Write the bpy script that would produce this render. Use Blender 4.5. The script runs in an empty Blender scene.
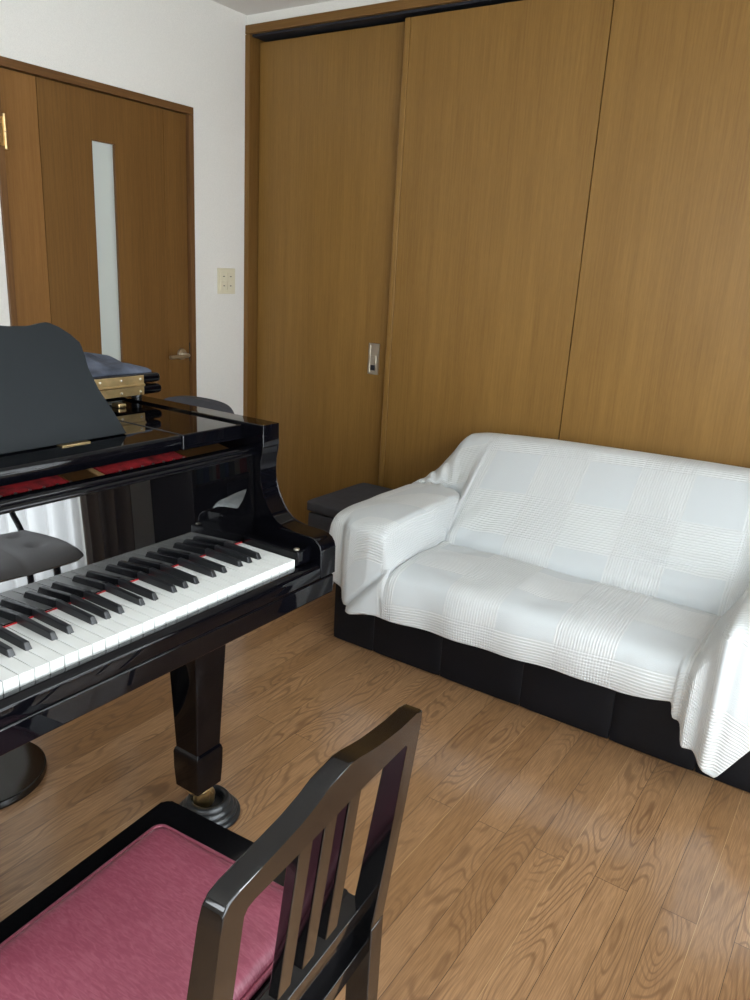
import bpy, bmesh, math, random
from mathutils import Vector, Matrix, noise
random.seed(7)
C = bpy.context.scene.collection
PI = math.pi
H = 1.32                     # eye height
XL, YB, ZC = -2.775, 2.924, 2.40   # door wall, cupboard wall, ceiling
XR, YF = 0.78, -2.10               # window wall, wall behind the viewer

# ------------------------------------------------------------------ materials
def new_mat(name):
    m = bpy.data.materials.new(name); m.use_nodes = True
    nt = m.node_tree; nt.nodes.clear()
    o = nt.nodes.new('ShaderNodeOutputMaterial'); b = nt.nodes.new('ShaderNodeBsdfPrincipled')
    nt.links.new(b.outputs[0], o.inputs[0])
    return m, nt, b
def simple(name, col, rough=.5, metal=0, coat=0, spec=.5, noise_scale=None, noise_amt=.08, bump=0, bscale=200):
    m, nt, b = new_mat(name)
    b.inputs['Base Color'].default_value = (*col, 1)
    b.inputs['Roughness'].default_value = rough
    b.inputs['Metallic'].default_value = metal
    b.inputs['Coat Weight'].default_value = coat
    b.inputs['Specular IOR Level'].default_value = spec
    tc = nt.nodes.new('ShaderNodeTexCoord')
    if noise_scale:
        n = nt.nodes.new('ShaderNodeTexNoise'); n.inputs['Scale'].default_value = noise_scale
        n.inputs['Detail'].default_value = 4
        nt.links.new(tc.outputs['Object'], n.inputs['Vector'])
        r = nt.nodes.new('ShaderNodeValToRGB')
        r.color_ramp.elements[0].position = .3; r.color_ramp.elements[1].position = .7
        r.color_ramp.elements[0].color = tuple(c*(1-noise_amt) for c in col)+(1,)
        r.color_ramp.elements[1].color = tuple(min(1, c*(1+noise_amt)) for c in col)+(1,)
        nt.links.new(n.outputs['Fac'], r.inputs['Fac']); nt.links.new(r.outputs['Color'], b.inputs['Base Color'])
    if bump:
        n = nt.nodes.new('ShaderNodeTexNoise'); n.inputs['Scale'].default_value = bscale
        n.inputs['Detail'].default_value = 3
        nt.links.new(tc.outputs['Object'], n.inputs['Vector'])
        bp = nt.nodes.new('ShaderNodeBump'); bp.inputs['Strength'].default_value = bump
        bp.inputs['Distance'].default_value = .002
        nt.links.new(n.outputs['Fac'], bp.inputs['Height']); nt.links.new(bp.outputs['Normal'], b.inputs['Normal'])
    return m
def wood_mat(name, dark, light, rough=.35, scale=1.0, axis='Z', coat=.0):
    """straight-grained veneer; grain runs along axis"""
    m, nt, b = new_mat(name); N = nt.nodes; L = nt.links
    tc = N.new('ShaderNodeTexCoord')
    def grain(sx, long, det, dist=0.0):
        mp = N.new('ShaderNodeMapping')
        sc = [sx*scale]*3; sc['XYZ'.index(axis)] = long*scale
        mp.inputs['Scale'].default_value = sc
        L.new(tc.outputs['Object'], mp.inputs['Vector'])
        n = N.new('ShaderNodeTexNoise'); n.inputs['Scale'].default_value = 1
        n.inputs['Detail'].default_value = det; n.inputs['Distortion'].default_value = dist
        L.new(mp.outputs[0], n.inputs['Vector']); return n
    g1 = grain(150, 4, 3); g2 = grain(14, .5, 3, .3); g3 = grain(500, 30, 1)
    mx = N.new('ShaderNodeMath'); mx.operation = 'MULTIPLY_ADD'
    L.new(g1.outputs['Fac'], mx.inputs[0]); mx.inputs[1].default_value = .45
    m2 = N.new('ShaderNodeMath'); m2.operation = 'MULTIPLY'; L.new(g2.outputs['Fac'], m2.inputs[0]); m2.inputs[1].default_value = .35
    L.new(m2.outputs[0], mx.inputs[2])
    m3 = N.new('ShaderNodeMath'); m3.operation = 'MULTIPLY_ADD'; L.new(g3.outputs['Fac'], m3.inputs[0]); m3.inputs[1].default_value = .2
    L.new(mx.outputs[0], m3.inputs[2])
    r = N.new('ShaderNodeValToRGB'); r.color_ramp.elements[0].position = .36; r.color_ramp.elements[1].position = .64
    r.color_ramp.elements[0].color = (*dark, 1); r.color_ramp.elements[1].color = (*light, 1)
    L.new(m3.outputs[0], r.inputs['Fac']); L.new(r.outputs['Color'], b.inputs['Base Color'])
    b.inputs['Roughness'].default_value = rough; b.inputs['Coat Weight'].default_value = coat
    b.inputs['Coat Roughness'].default_value = .25
    b.inputs['Specular IOR Level'].default_value = .3
    bp = N.new('ShaderNodeBump'); bp.inputs['Strength'].default_value = .15; bp.inputs['Distance'].default_value = .001
    L.new(g1.outputs['Fac'], bp.inputs['Height']); L.new(bp.outputs['Normal'], b.inputs['Normal'])
    return m
def floor_mat():
    m, nt, b = new_mat('oak_floor'); N = nt.nodes; L = nt.links
    tc = N.new('ShaderNodeTexCoord')
    mp = N.new('ShaderNodeMapping'); mp.inputs['Rotation'].default_value = (0, 0, PI/2)
    mp.inputs['Location'].default_value = (.02, .113, 0)
    L.new(tc.outputs['Object'], mp.inputs['Vector'])
    def brick(c1, c2, mort, bias=0):
        br = N.new('ShaderNodeTexBrick')
        br.inputs['Color1'].default_value = c1; br.inputs['Color2'].default_value = c2
        br.inputs['Mortar'].default_value = mort
        br.inputs['Scale'].default_value = 1; br.inputs['Brick Width'].default_value = 1.515
        br.inputs['Row Height'].default_value = .0757; br.inputs['Mortar Size'].default_value = .0008
        br.inputs['Mortar Smooth'].default_value = .3
        br.inputs['Bias'].default_value = bias
        br.offset = .37; br.offset_frequency = 2; br.squash = 1
        L.new(mp.outputs[0], br.inputs['Vector']); return br
    rnd = brick((0, 0, 0, 1), (1, 1, 1, 1), (.5, .5, .5, 1))
    # grain coordinates: shifted per board, squeezed along its length
    sep = N.new('ShaderNodeSeparateXYZ'); L.new(tc.outputs['Object'], sep.inputs[0])
    sh = N.new('ShaderNodeMath'); sh.operation = 'MULTIPLY'; L.new(rnd.outputs['Color'], sh.inputs[0]); sh.inputs[1].default_value = 37.0
    def coord(sx, sy):
        a = N.new('ShaderNodeMath'); a.operation = 'MULTIPLY'; L.new(sep.outputs['X'], a.inputs[0]); a.inputs[1].default_value = sx
        c = N.new('ShaderNodeMath'); c.operation = 'MULTIPLY'; L.new(sep.outputs['Y'], c.inputs[0]); c.inputs[1].default_value = sy
        cb = N.new('ShaderNodeCombineXYZ'); L.new(a.outputs[0], cb.inputs['X']); L.new(c.outputs[0], cb.inputs['Y']); L.new(sh.outputs[0], cb.inputs['Z'])
        return cb
    # growth rings: contour lines of a smooth stretched noise
    ring = N.new('ShaderNodeTexNoise'); ring.inputs['Scale'].default_value = 1; ring.inputs['Detail'].default_value = 2.0
    ring.inputs['Roughness'].default_value = .35
    L.new(coord(9, 2.0).outputs[0], ring.inputs['Vector'])
    k = N.new('ShaderNodeMath'); k.operation = 'MULTIPLY'; L.new(ring.outputs['Fac'], k.inputs[0]); k.inputs[1].default_value = 150
    s = N.new('ShaderNodeMath'); s.operation = 'SINE'; L.new(k.outputs[0], s.inputs[0])
    rr = N.new('ShaderNodeMapRange'); rr.inputs['From Min'].default_value = .25; rr.inputs['From Max'].default_value = 1
    L.new(s.outputs[0], rr.inputs['Value'])
    patch = N.new('ShaderNodeTexNoise'); patch.inputs['Scale'].default_value = 1; patch.inputs['Detail'].default_value = 1
    L.new(coord(11, 2.2).outputs[0], patch.inputs['Vector'])
    pr = N.new('ShaderNodeMapRange'); pr.inputs['From Min'].default_value = .40; pr.inputs['From Max'].default_value = .55
    L.new(patch.outputs['Fac'], pr.inputs['Value'])
    rm = N.new('ShaderNodeMath'); rm.operation = 'MULTIPLY'; L.new(rr.outputs[0], rm.inputs[0]); L.new(pr.outputs[0], rm.inputs[1])
    fine = N.new('ShaderNodeTexNoise'); fine.inputs['Scale'].default_value = 1; fine.inputs['Detail'].default_value = 3
    L.new(coord(430, 16).outputs[0], fine.inputs['Vector'])
    base = N.new('ShaderNodeValToRGB')
    base.color_ramp.elements[0].color = (.268, .145, .064, 1); base.color_ramp.elements[1].color = (.365, .212, .106, 1)
    L.new(rnd.outputs['Color'], base.inputs['Fac'])
    fr = N.new('ShaderNodeValToRGB'); fr.color_ramp.elements[0].position = .35; fr.color_ramp.elements[1].position = .65
    fr.color_ramp.elements[0].color = (.60, .55, .50, 1); fr.color_ramp.elements[1].color = (1.08, 1.08, 1.08, 1)
    L.new(fine.outputs['Fac'], fr.inputs['Fac'])
    mu = N.new('ShaderNodeMix'); mu.data_type = 'RGBA'; mu.blend_type = 'MULTIPLY'; mu.inputs['Factor'].default_value = .75
    L.new(base.outputs['Color'], mu.inputs['A']); L.new(fr.outputs['Color'], mu.inputs['B'])
    dk = N.new('ShaderNodeMix'); dk.data_type = 'RGBA'; dk.inputs['B'].default_value = (.15, .075, .033, 1)
    fk = N.new('ShaderNodeMath'); fk.operation = 'MULTIPLY'; L.new(rm.outputs[0], fk.inputs[0]); fk.inputs[1].default_value = .72
    L.new(fk.outputs[0], dk.inputs['Factor']); L.new(mu.outputs['Result'], dk.inputs['A'])
    seam = N.new('ShaderNodeMix'); seam.data_type = 'RGBA'; seam.inputs['B'].default_value = (.060, .032, .016, 1)
    L.new(rnd.outputs['Fac'], seam.inputs['Factor']); L.new(dk.outputs['Result'], seam.inputs['A'])
    fx_ = N.new('ShaderNodeMath'); fx_.operation = 'MULTIPLY_ADD'; L.new(sep.outputs['X'], fx_.inputs[0]); fx_.inputs[1].default_value = 1/.3028; fx_.inputs[2].default_value = .113/.3028+20+.5
    fr_ = N.new('ShaderNodeMath'); fr_.operation = 'FRACT'; L.new(fx_.outputs[0], fr_.inputs[0])
    cm_ = N.new('ShaderNodeMath'); cm_.operation = 'COMPARE'; L.new(fr_.outputs[0], cm_.inputs[0]); cm_.inputs[1].default_value = .5; cm_.inputs[2].default_value = .0022
    seam_glint = N.new('ShaderNodeMix'); seam_glint.data_type = 'RGBA'; seam_glint.inputs['B'].default_value = (.44, .28, .14, 1)  # paler line on every fourth seam: bevel glint painted into the colour
    L.new(cm_.outputs[0], seam_glint.inputs['Factor']); L.new(seam.outputs['Result'], seam_glint.inputs['A'])
    L.new(seam_glint.outputs['Result'], b.inputs['Base Color'])
    b.inputs['Roughness'].default_value = .33
    b.inputs['Coat Weight'].default_value = .8; b.inputs['Coat Roughness'].default_value = .14
    sub = N.new('ShaderNodeMath'); sub.operation = 'MULTIPLY_ADD'
    L.new(rm.outputs[0], sub.inputs[0]); sub.inputs[1].default_value = .3; L.new(fine.outputs['Fac'], sub.inputs[2])
    bp = N.new('ShaderNodeBump'); bp.inputs['Strength'].default_value = .10; bp.inputs['Distance'].default_value = .001
    L.new(sub.outputs[0], bp.inputs['Height']); L.new(bp.outputs['Normal'], b.inputs['Normal'])
    return m
def blanket_mat():
    m, nt, b = new_mat('waffle_cotton'); N = nt.nodes; L = nt.links
    uv = N.new('ShaderNodeTexCoord'); sep = N.new('ShaderNodeSeparateXYZ'); L.new(uv.outputs['UV'], sep.inputs[0])
    def M(op, a, bb=None, cc=None):
        n = N.new('ShaderNodeMath'); n.operation = op
        for i, v in enumerate((a, bb, cc)):
            if v is None: continue
            if isinstance(v, (int, float)): n.inputs[i].default_value = v
            else: L.new(v, n.inputs[i])
        return n.outputs[0]
    U, V = sep.outputs['X'], sep.outputs['Y']
    cell = .185   # weave squares
    def par(t, off): return M('GREATER_THAN', M('FRACT', M('DIVIDE', M('ADD', t, off), 2*cell)), .5)
    pu = par(U, 20.035); pv = par(V, 20.075)
    wu = M('SINE', M('MULTIPLY', U, 2*PI/.0088)); wv = M('SINE', M('MULTIPLY', V, 2*PI/.0096))
    # both off: plain weave; one on: ribs one way; both on: waffle
    hgt = M('ADD', M('MULTIPLY', wu, pu), M('MULTIPLY', wv, pv))
    weave = N.new('ShaderNodeTexNoise'); weave.inputs['Scale'].default_value = 260; L.new(uv.outputs['UV'], weave.inputs['Vector'])
    hh = M('ADD', M('MULTIPLY', hgt, .5), M('MULTIPLY', weave.outputs['Fac'], .35))
    bp = N.new('ShaderNodeBump'); bp.inputs['Strength'].default_value = .5; bp.inputs['Distance'].default_value = .0034
    L.new(hh, bp.inputs['Height']); L.new(bp.outputs['Normal'], b.inputs['Normal'])
    plain = M('MULTIPLY', M('SUBTRACT', 1, pu), M('SUBTRACT', 1, pv))
    mx = N.new('ShaderNodeMix'); mx.data_type = 'RGBA'
    mx.inputs['A'].default_value = (.65, .68, .685, 1); mx.inputs['B'].default_value = (.575, .615, .632, 1)
    L.new(plain, mx.inputs['Factor'])
    gaps = N.new('ShaderNodeMix'); gaps.data_type = 'RGBA'; gaps.inputs['B'].default_value = (.46, .485, .495, 1)
    L.new(M('MULTIPLY', M('GREATER_THAN', M('MULTIPLY', hgt, -1), .85), .45), gaps.inputs['Factor'])
    L.new(mx.outputs['Result'], gaps.inputs['A']); L.new(gaps.outputs['Result'], b.inputs['Base Color'])
    b.inputs['Roughness'].default_value = .9; b.inputs['Sheen Weight'].default_value = .15
    b.inputs['Specular IOR Level'].default_value = .15
    return m
def vinyl_mat():
    m, nt, b = new_mat('burgundy_vinyl'); N = nt.nodes; L = nt.links
    tc = N.new('ShaderNodeTexCoord')
    mp = N.new('ShaderNodeMapping'); mp.inputs['Scale'].default_value = (50, 240, 60); mp.inputs['Rotation'].default_value = (0, 0, .5)
    L.new(tc.outputs['Object'], mp.inputs['Vector'])
    n = N.new('ShaderNodeTexNoise'); n.inputs['Scale'].default_value = 1; n.inputs['Detail'].default_value = 5; n.inputs['Distortion'].default_value = 1.2
    L.new(mp.outputs[0], n.inputs['Vector'])
    r = N.new('ShaderNodeValToRGB'); r.color_ramp.elements[0].position = .4; r.color_ramp.elements[1].position = .68
    r.color_ramp.elements[0].color = (.21, .042, .072, 1); r.color_ramp.elements[1].color = (.275, .078, .112, 1)
    L.new(n.outputs['Fac'], r.inputs['Fac']); L.new(r.outputs['Color'], b.inputs['Base Color'])
    rr = N.new('ShaderNodeMapRange'); rr.inputs['To Min'].default_value = .48; rr.inputs['To Max'].default_value = .34
    L.new(n.outputs['Fac'], rr.inputs['Value']); L.new(rr.outputs[0], b.inputs['Roughness'])
    bp = N.new('ShaderNodeBump'); bp.inputs['Strength'].default_value = .5; bp.inputs['Distance'].default_value = .0012
    L.new(n.outputs['Fac'], bp.inputs['Height']); L.new(bp.outputs['Normal'], b.inputs['Normal'])
    return m
def lace_mat(name, col, trans):
    m = bpy.data.materials.new(name); m.use_nodes = True; nt = m.node_tree; nt.nodes.clear()
    o = nt.nodes.new('ShaderNodeOutputMaterial'); d = nt.nodes.new('ShaderNodeBsdfDiffuse'); t = nt.nodes.new('ShaderNodeBsdfTranslucent')
    mx = nt.nodes.new('ShaderNodeMixShader'); mx.inputs[0].default_value = trans
    n = nt.nodes.new('ShaderNodeTexNoise'); n.inputs['Scale'].default_value = 60
    r = nt.nodes.new('ShaderNodeValToRGB'); r.color_ramp.elements[0].color = tuple(c*.9 for c in col)+(1,); r.color_ramp.elements[1].color = (*col, 1)
    nt.links.new(n.outputs['Fac'], r.inputs['Fac'])
    nt.links.new(r.outputs['Color'], d.inputs[0]); nt.links.new(r.outputs['Color'], t.inputs[0])
    nt.links.new(d.outputs[0], mx.inputs[1]); nt.links.new(t.outputs[0], mx.inputs[2]); nt.links.new(mx.outputs[0], o.inputs[0])
    return m
M_BLACK = simple('black_polyester_lacquer', (.0018, .0018, .0028), rough=.03, spec=.25)
M_FALL = simple('fallboard_lacquer', (.0015, .0015, .002), rough=.012, spec=.5)
M_FALL.node_tree.nodes['Principled BSDF'].inputs['IOR'].default_value = 1.95
M_SATIN = simple('black_satin_lacquer', (.004, .004, .0045), rough=.14, spec=.5)
M_CHAIRBLK = simple('black_chair_lacquer', (.003, .003, .0035), rough=.09, spec=.45, coat=.15)
M_EBONY = simple('ebony_key', (.010, .011, .013), rough=.32, spec=.5)
M_IVORY = simple('white_key_acrylic', (.71, .735, .72), rough=.25, spec=.45)
M_KEYWOODSHADE = simple('key_wood_shaded', (.05, .035, .025), rough=.8)  # wood darkened: the shade between the keys is put into its colour
M_REDFELT = simple('red_felt', (.36, .010, .014), rough=.95, bump=.4, bscale=400, noise_scale=45, noise_amt=.6)
M_DESK = simple('matt_black_desk', (.007, .0092, .0105), rough=.58, spec=.16, noise_scale=6, noise_amt=.1)
M_BRASS = simple('brass', (.62, .45, .22), rough=.30, metal=1, noise_scale=40, noise_amt=.15)
M_GOLDPL = simple('bronze_plate', (.40, .20, .07), rough=.35, metal=.8)
M_STEEL = simple('brushed_nickel', (.62, .58, .50), rough=.28, metal=1)
M_RUBBER = simple('black_castor_cup_plastic', (.010, .0115, .013), rough=.30, spec=.5)
M_LEATHER = simple('black_leather', (.004, .0045, .0065), rough=.45, spec=.22, bump=.35, bscale=60, noise_scale=5, noise_amt=.25)
M_CHARCOAL = simple('charcoal_fabric', (.060, .061, .070), rough=.92, spec=.2, bump=.4, bscale=300, noise_scale=30)
M_GREYVEL = simple('grey_chair_fabric', (.30, .30, .31), rough=.85, spec=.3, bump=.3, bscale=300)
M_NAVY = simple('navy_quilted_cloth', (.062, .072, .098), rough=.85, spec=.2, bump=.8, bscale=70, noise_scale=22, noise_amt=.45)
M_WALL = simple('white_wallpaper', (.79, .785, .745), rough=.9, spec=.2, bump=.9, bscale=320, noise_scale=260, noise_amt=.035)
M_CEIL = simple('ceiling_paper', (.74, .73, .70), rough=.9, spec=.2, bump=.7, bscale=300)
M_PLATE = simple('ivory_switch_plastic', (.70, .66, .50), rough=.35)
M_DARKGAP = simple('dark_track', (.008, .009, .014), rough=.6)
M_SLIDE = wood_mat('sliding_door_veneer', (.180, .092, .020), (.250, .136, .034), rough=.42)
M_JAMB = wood_mat('dark_frame_veneer', (.105, .048, .016), (.165, .082, .030), rough=.4)
M_JAMBX = wood_mat('dark_frame_veneer_level', (.105, .048, .016), (.165, .082, .030), rough=.4, axis='X')
M_JAMBY = wood_mat('dark_frame_veneer_side', (.105, .048, .016), (.165, .082, .030), rough=.4, axis='Y')
M_JAMB2 = wood_mat('cupboard_frame_veneer', (.125, .060, .014), (.185, .095, .026), rough=.4)
M_JAMB2X = wood_mat('cupboard_frame_veneer_level', (.125, .060, .014), (.185, .095, .026), rough=.4, axis='X')
M_DOOR = wood_mat('door_veneer', (.120, .056, .014), (.168, .084, .023), rough=.42)
M_DOORL = wood_mat('door_stile_veneer', (.180, .083, .022), (.240, .118, .036), rough=.42)
M_FLOOR = floor_mat(); M_BLANKET = blanket_mat(); M_VINYL = vinyl_mat()
M_LACE = lace_mat('lace_curtain', (.85, .86, .86), .55)
M_BROWN = lace_mat('brown_curtain', (.23, .19, .16), .12)
M_ALU = simple('aluminium', (.55, .55, .54), rough=.35, metal=.9)
M_METALBLK = simple('black_metal', (.012, .012, .012), rough=.3)
M_SHELF = simple('dark_shelf', (.018, .014, .012), rough=.4)
def glass_mat():
    m, nt, b = new_mat('frosted_glass')
    b.inputs['Base Color'].default_value = (.60, .64, .60, 1); b.inputs['Roughness'].default_value = .45
    b.inputs['Transmission Weight'].default_value = .35
    return m
M_FROST = glass_mat()
def clear_mat():
    m, nt, b = new_mat('window_glass')
    b.inputs['Base Color'].default_value = (.95, .97, .97, 1); b.inputs['Roughness'].default_value = .0
    b.inputs['Transmission Weight'].default_value = 1
    return m
M_GLASS = clear_mat()

# ------------------------------------------------------------------ mesh helpers
def fin(bm, name, mat, parent=None, smooth=35, local=False, mods=None):
    bmesh.ops.recalc_face_normals(bm, faces=bm.faces)
    me = bpy.data.meshes.new(name)
    if parent is not None and not local:
        loc = Vector(parent.location); p = parent.parent
        while p is not None: loc += Vector(p.location); p = p.parent
        bmesh.ops.translate(bm, verts=bm.verts, vec=-loc)
    bm.to_mesh(me); bm.free()
    me.materials.append(mat)
    if smooth:
        for p in me.polygons: p.use_smooth = True
        me.set_sharp_from_angle(angle=math.radians(smooth))
    o = bpy.data.objects.new(name, me); C.objects.link(o)
    if smooth:
        wn = o.modifiers.new('weighted_normal', 'WEIGHTED_NORMAL'); wn.keep_sharp = True
    if parent is not None: o.parent = parent
    return o
def box(bm, x0, x1, y0, y1, z0, z1, bev=0, seg=2):
    x0, x1 = sorted((x0, x1)); y0, y1 = sorted((y0, y1)); z0, z1 = sorted((z0, z1))
    vs = [bm.verts.new((x, y, z)) for z in (z0, z1) for (x, y) in ((x0, y0), (x1, y0), (x1, y1), (x0, y1))]
    fs = [bm.faces.new([vs[i] for i in f]) for f in ((3, 2, 1, 0), (4, 5, 6, 7), (0, 1, 5, 4), (1, 2, 6, 5), (2, 3, 7, 6), (3, 0, 4, 7))]
    if bev:
        es = list({e for f in fs for e in f.edges})
        bmesh.ops.bevel(bm, geom=es, offset=bev, segments=seg, affect='EDGES', profile=.5)
    return vs
def B(*a, **k):
    bm = bmesh.new(); box(bm, *a, **k); return bm
def prism(bm, pts, vec, bev=0, seg=2):
    """polygon (3-D points) extruded along vec"""
    vec = Vector(vec)
    a = [bm.verts.new(p) for p in pts]; b = [bm.verts.new(Vector(p)+vec) for p in pts]
    n = len(pts)
    fs = [bm.faces.new(a[::-1]), bm.faces.new(b)]
    fs += [bm.faces.new((a[i], a[(i+1) % n], b[(i+1) % n], b[i])) for i in range(n)]
    if bev:
        es = list({e for f in fs[:2] for e in f.edges})
        bmesh.ops.bevel(bm, geom=es, offset=bev, segments=seg, affect='EDGES', profile=.5)
def P(pts, vec, **k):
    bm = bmesh.new(); prism(bm, pts, vec, **k); return bm
def lathe(bm, prof, n=48, cx=0, cy=0):
    rings = []
    for r, z in prof:
        if r < 1e-6: rings.append([bm.verts.new((cx, cy, z))])
        else: rings.append([bm.verts.new((cx+r*math.cos(2*PI*i/n), cy+r*math.sin(2*PI*i/n), z)) for i in range(n)])
    for a, b in zip(rings, rings[1:]):
        for i in range(n):
            j = (i+1) % n
            if len(a) == 1 and len(b) == 1: continue
            if len(a) == 1: bm.faces.new((a[0], b[i], b[j]))
            elif len(b) == 1: bm.faces.new((a[i], b[0], a[j]))
            else: bm.faces.new((a[i], b[i], b[j], a[j]))
def smooth_path(pts, sub=8):
    out = []
    pts = [Vector(p) for p in pts]
    for i in range(len(pts)-1):
        p0 = pts[max(i-1, 0)]; p1 = pts[i]; p2 = pts[i+1]; p3 = pts[min(i+2, len(pts)-1)]
        for k in range(sub):
            t = k/sub
            out.append(.5*((2*p1)+(-p0+p2)*t+(2*p0-5*p1+4*p2-p3)*t*t+(-p0+3*p1-3*p2+p3)*t**3))
    out.append(pts[-1]); return out
def tube(bm, pts, rad, n=12, cap=True):
    pts = [Vector(p) for p in pts]; rings = []
    up = Vector((0, 0, 1))
    for i, p in enumerate(pts):
        d = (pts[min(i+1, len(pts)-1)]-pts[max(i-1, 0)]).normalized()
        u = d.cross(up)
        if u.length < 1e-3: u = d.cross(Vector((1, 0, 0)))
        u.normalize(); v = d.cross(u)
        r = rad(i/(len(pts)-1)) if callable(rad) else rad
        rings.append([bm.verts.new(p+u*r*math.cos(2*PI*k/n)+v*r*math.sin(2*PI*k/n)) for k in range(n)])
    for a, b in zip(rings, rings[1:]):
        for k in range(n): bm.faces.new((a[k], a[(k+1) % n], b[(k+1) % n], b[k]))
    if cap: bm.faces.new(rings[0][::-1]); bm.faces.new(rings[-1])
def frustum(bm, cx, cy, lo, hi, z0, z1, bev=.002):
    vs = [bm.verts.new((cx+sx*s, cy+sy*s, z)) for s, z in ((lo, z0), (hi, z1)) for sx, sy in ((-1, -1), (1, -1), (1, 1), (-1, 1))]
    fs = [bm.faces.new([vs[i] for i in f]) for f in ((3, 2, 1, 0), (4, 5, 6, 7), (0, 1, 5, 4), (1, 2, 6, 5), (2, 3, 7, 6), (3, 0, 4, 7))]
    if bev: bmesh.ops.bevel(bm, geom=list({e for f in fs for e in f.edges}), offset=bev, segments=2, affect='EDGES', profile=.5)
def thing(name, label, cat, loc=(0, 0, 0), rotz=0, group=None):
    o = bpy.data.objects.new(name, None); C.objects.link(o)
    o.location = loc; o.rotation_euler = (0, 0, rotz); o['label'] = label; o['category'] = cat
    o.empty_display_size = .1
    if group: o['group'] = group
    return o
def tag(o, label, cat, group=None):
    o['label'] = label; o['category'] = cat
    if group: o['group'] = group
    return o
def struct(name, bm, mat, smooth=35):
    o = fin(bm, name, mat, None, smooth); o['kind'] = 'structure'; return o

# ------------------------------------------------------------------ room shell
struct('floor', B(XL-.3, XR+.3, YF-.3, YB+.6, -.1, 0), M_FLOOR, 0)
struct('ceiling', B(XL-.3, XR+.3, YF-.3, YB+.6, ZC, ZC+.1), M_CEIL, 0)
DY0, DY1, DZ = 1.664, 2.583, 1.957          # door frame, outer
def wall_with_hole(name, axis, pos, thick, a0, a1, z1, holes, mat):
    """one wall mesh with rectangular openings; axis 'x': plane x=pos running along y"""
    bm = bmesh.new()
    cuts = sorted({a0, a1, *[h[0] for h in holes], *[h[1] for h in holes]})
    def bx(s0, s1, q0, q1):
        if axis == 'x': box(bm, pos, pos+thick, s0, s1, q0, q1)
        else: box(bm, s0, s1, pos, pos+thick, q0, q1)
    for s0, s1 in zip(cuts, cuts[1:]):
        hs = [h for h in holes if h[0] <= s0+1e-6 and h[1] >= s1-1e-6]
        if not hs: bx(s0, s1, 0, z1)
        for h in hs:
            if h[2] > 0: bx(s0, s1, 0, h[2])
            if h[3] < z1: bx(s0, s1, h[3], z1)
    bmesh.ops.remove_doubles(bm, verts=bm.verts, dist=1e-5)
    return struct(name, bm, mat, 0)
wall_with_hole('wall_left', 'x', XL, -.12, YF-.12, YB+.5, ZC, [(DY0, DY1, 0, DZ)], M_WALL)
wall_with_hole('wall_back', 'y', YB, .5, XL, XR+.12, ZC, [(XL, .60, 0, 2.358)], M_WALL)
WY0, WY1, WZ0, WZ1 = -.55, 2.0, .06, 2.02
wall_with_hole('wall_right', 'x', XR, .14, YF-.12, YB, ZC, [(WY0, WY1, WZ0, WZ1)], M_WALL)
GX0, GX1, GZ0, GZ1 = -1.7, .2, .95, 2.05
wall_with_hole('wall_front', 'y', YF, -.12, XL, XR, ZC, [(GX0, GX1, GZ0, GZ1)], M_WALL)

# ---- sliding cupboard doors on the back wall
FT = .030
bm = bmesh.new()
box(bm, XL, XL+FT, YB-.012, YB+.12, 0, 2.32, bev=.002); struct('trim_1', bm, M_JAMB2)
bm = bmesh.new(); box(bm, XL, .60, YB-.012, YB+.12, 2.322, 2.358, bev=.002); struct('trim_2', bm, M_JAMB2X)
bm = bmesh.new(); box(bm, .60-FT, .60, YB-.012, YB+.12, 0, 2.32, bev=.002); struct('trim_3', bm, M_JAMB)
struct('trim_4', B(XL+FT, .60-FT, YB+.004, YB+.12, 2.312, 2.3215), M_DARKGAP)
struct('wall_cupboard', B(XL, .62, YB+.13, YB+.16, 0, 2.36), M_DARKGAP)
def sliding(n, x0, x1, y, stile_l=False, stile_r=False):
    root = bpy.data.objects.new('door_%d' % n, None); C.objects.link(root); root.location = ((x0+x1)/2, y, 0); root['kind'] = 'structure'
    fin(B(x0+(.028 if stile_l else 0), x1-(.028 if stile_r else 0), y, y+.03, .004, 2.298, bev=.0015), 'door_panel', M_SLIDE, root)
    if stile_l: fin(B(x0, x0+.0265, y-.004, y+.031, .004, 2.298, bev=.004, seg=3), 'door_stile', M_SLIDE, root)
    if stile_r: fin(B(x1-.0265, x1, y-.004, y+.031, .004, 2.298, bev=.004, seg=3), 'door_stile', M_SLIDE, root)
    return root
d2 = sliding(2, XL+FT+.006, -1.925, YB+.050)
d3 = sliding(3, -1.920, -1.0695, YB+.010, stile_l=True)
d4 = sliding(4, -1.0655, -.215, YB+.010)
d5 = sliding(5, -.25, .60-FT-.004, YB+.050)
# recessed pull on the first sliding panel
px0, px1, pz0, pz1, py = -2.040, -1.982, .858, .999, YB+.050
bm = bmesh.new()
n = 14
def frame_ring(bm, x0, x1, z0, z1, y, t, d):
    o = [(x0, z0), (x1, z0), (x1, z1), (x0, z1)]; i = [(x0+t, z0+t), (x1-t, z0+t), (x1-t, z1-t), (x0+t, z1-t)]
    A = [bm.verts.new((a, y, b)) for a, b in o]; Bb = [bm.verts.new((a, y, b)) for a, b in i]
    A2 = [bm.verts.new((a, y+d, b)) for a, b in o]; B2 = [bm.verts.new((a, y+d, b)) for a, b in i]
    for k in range(4):
        j = (k+1) % 4
        bm.faces.new((A[k], A[j], Bb[j], Bb[k])); bm.faces.new((A2[k], B2[k], B2[j], A2[j]))
        bm.faces.new((A[k], A2[k], A2[j], A[j])); bm.faces.new((Bb[k], Bb[j], B2[j], B2[k]))
frame_ring(bm, px0, px1, pz0, pz1, py-.005, .008, .005)
h = fin(bm, 'door_handle', M_STEEL, d2)
fin(B(px0+.0085, px1-.0085, py-.0012, py-.0002, pz0+.0085, pz1-.0085), 'handle_recess', M_STEEL, h)
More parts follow.
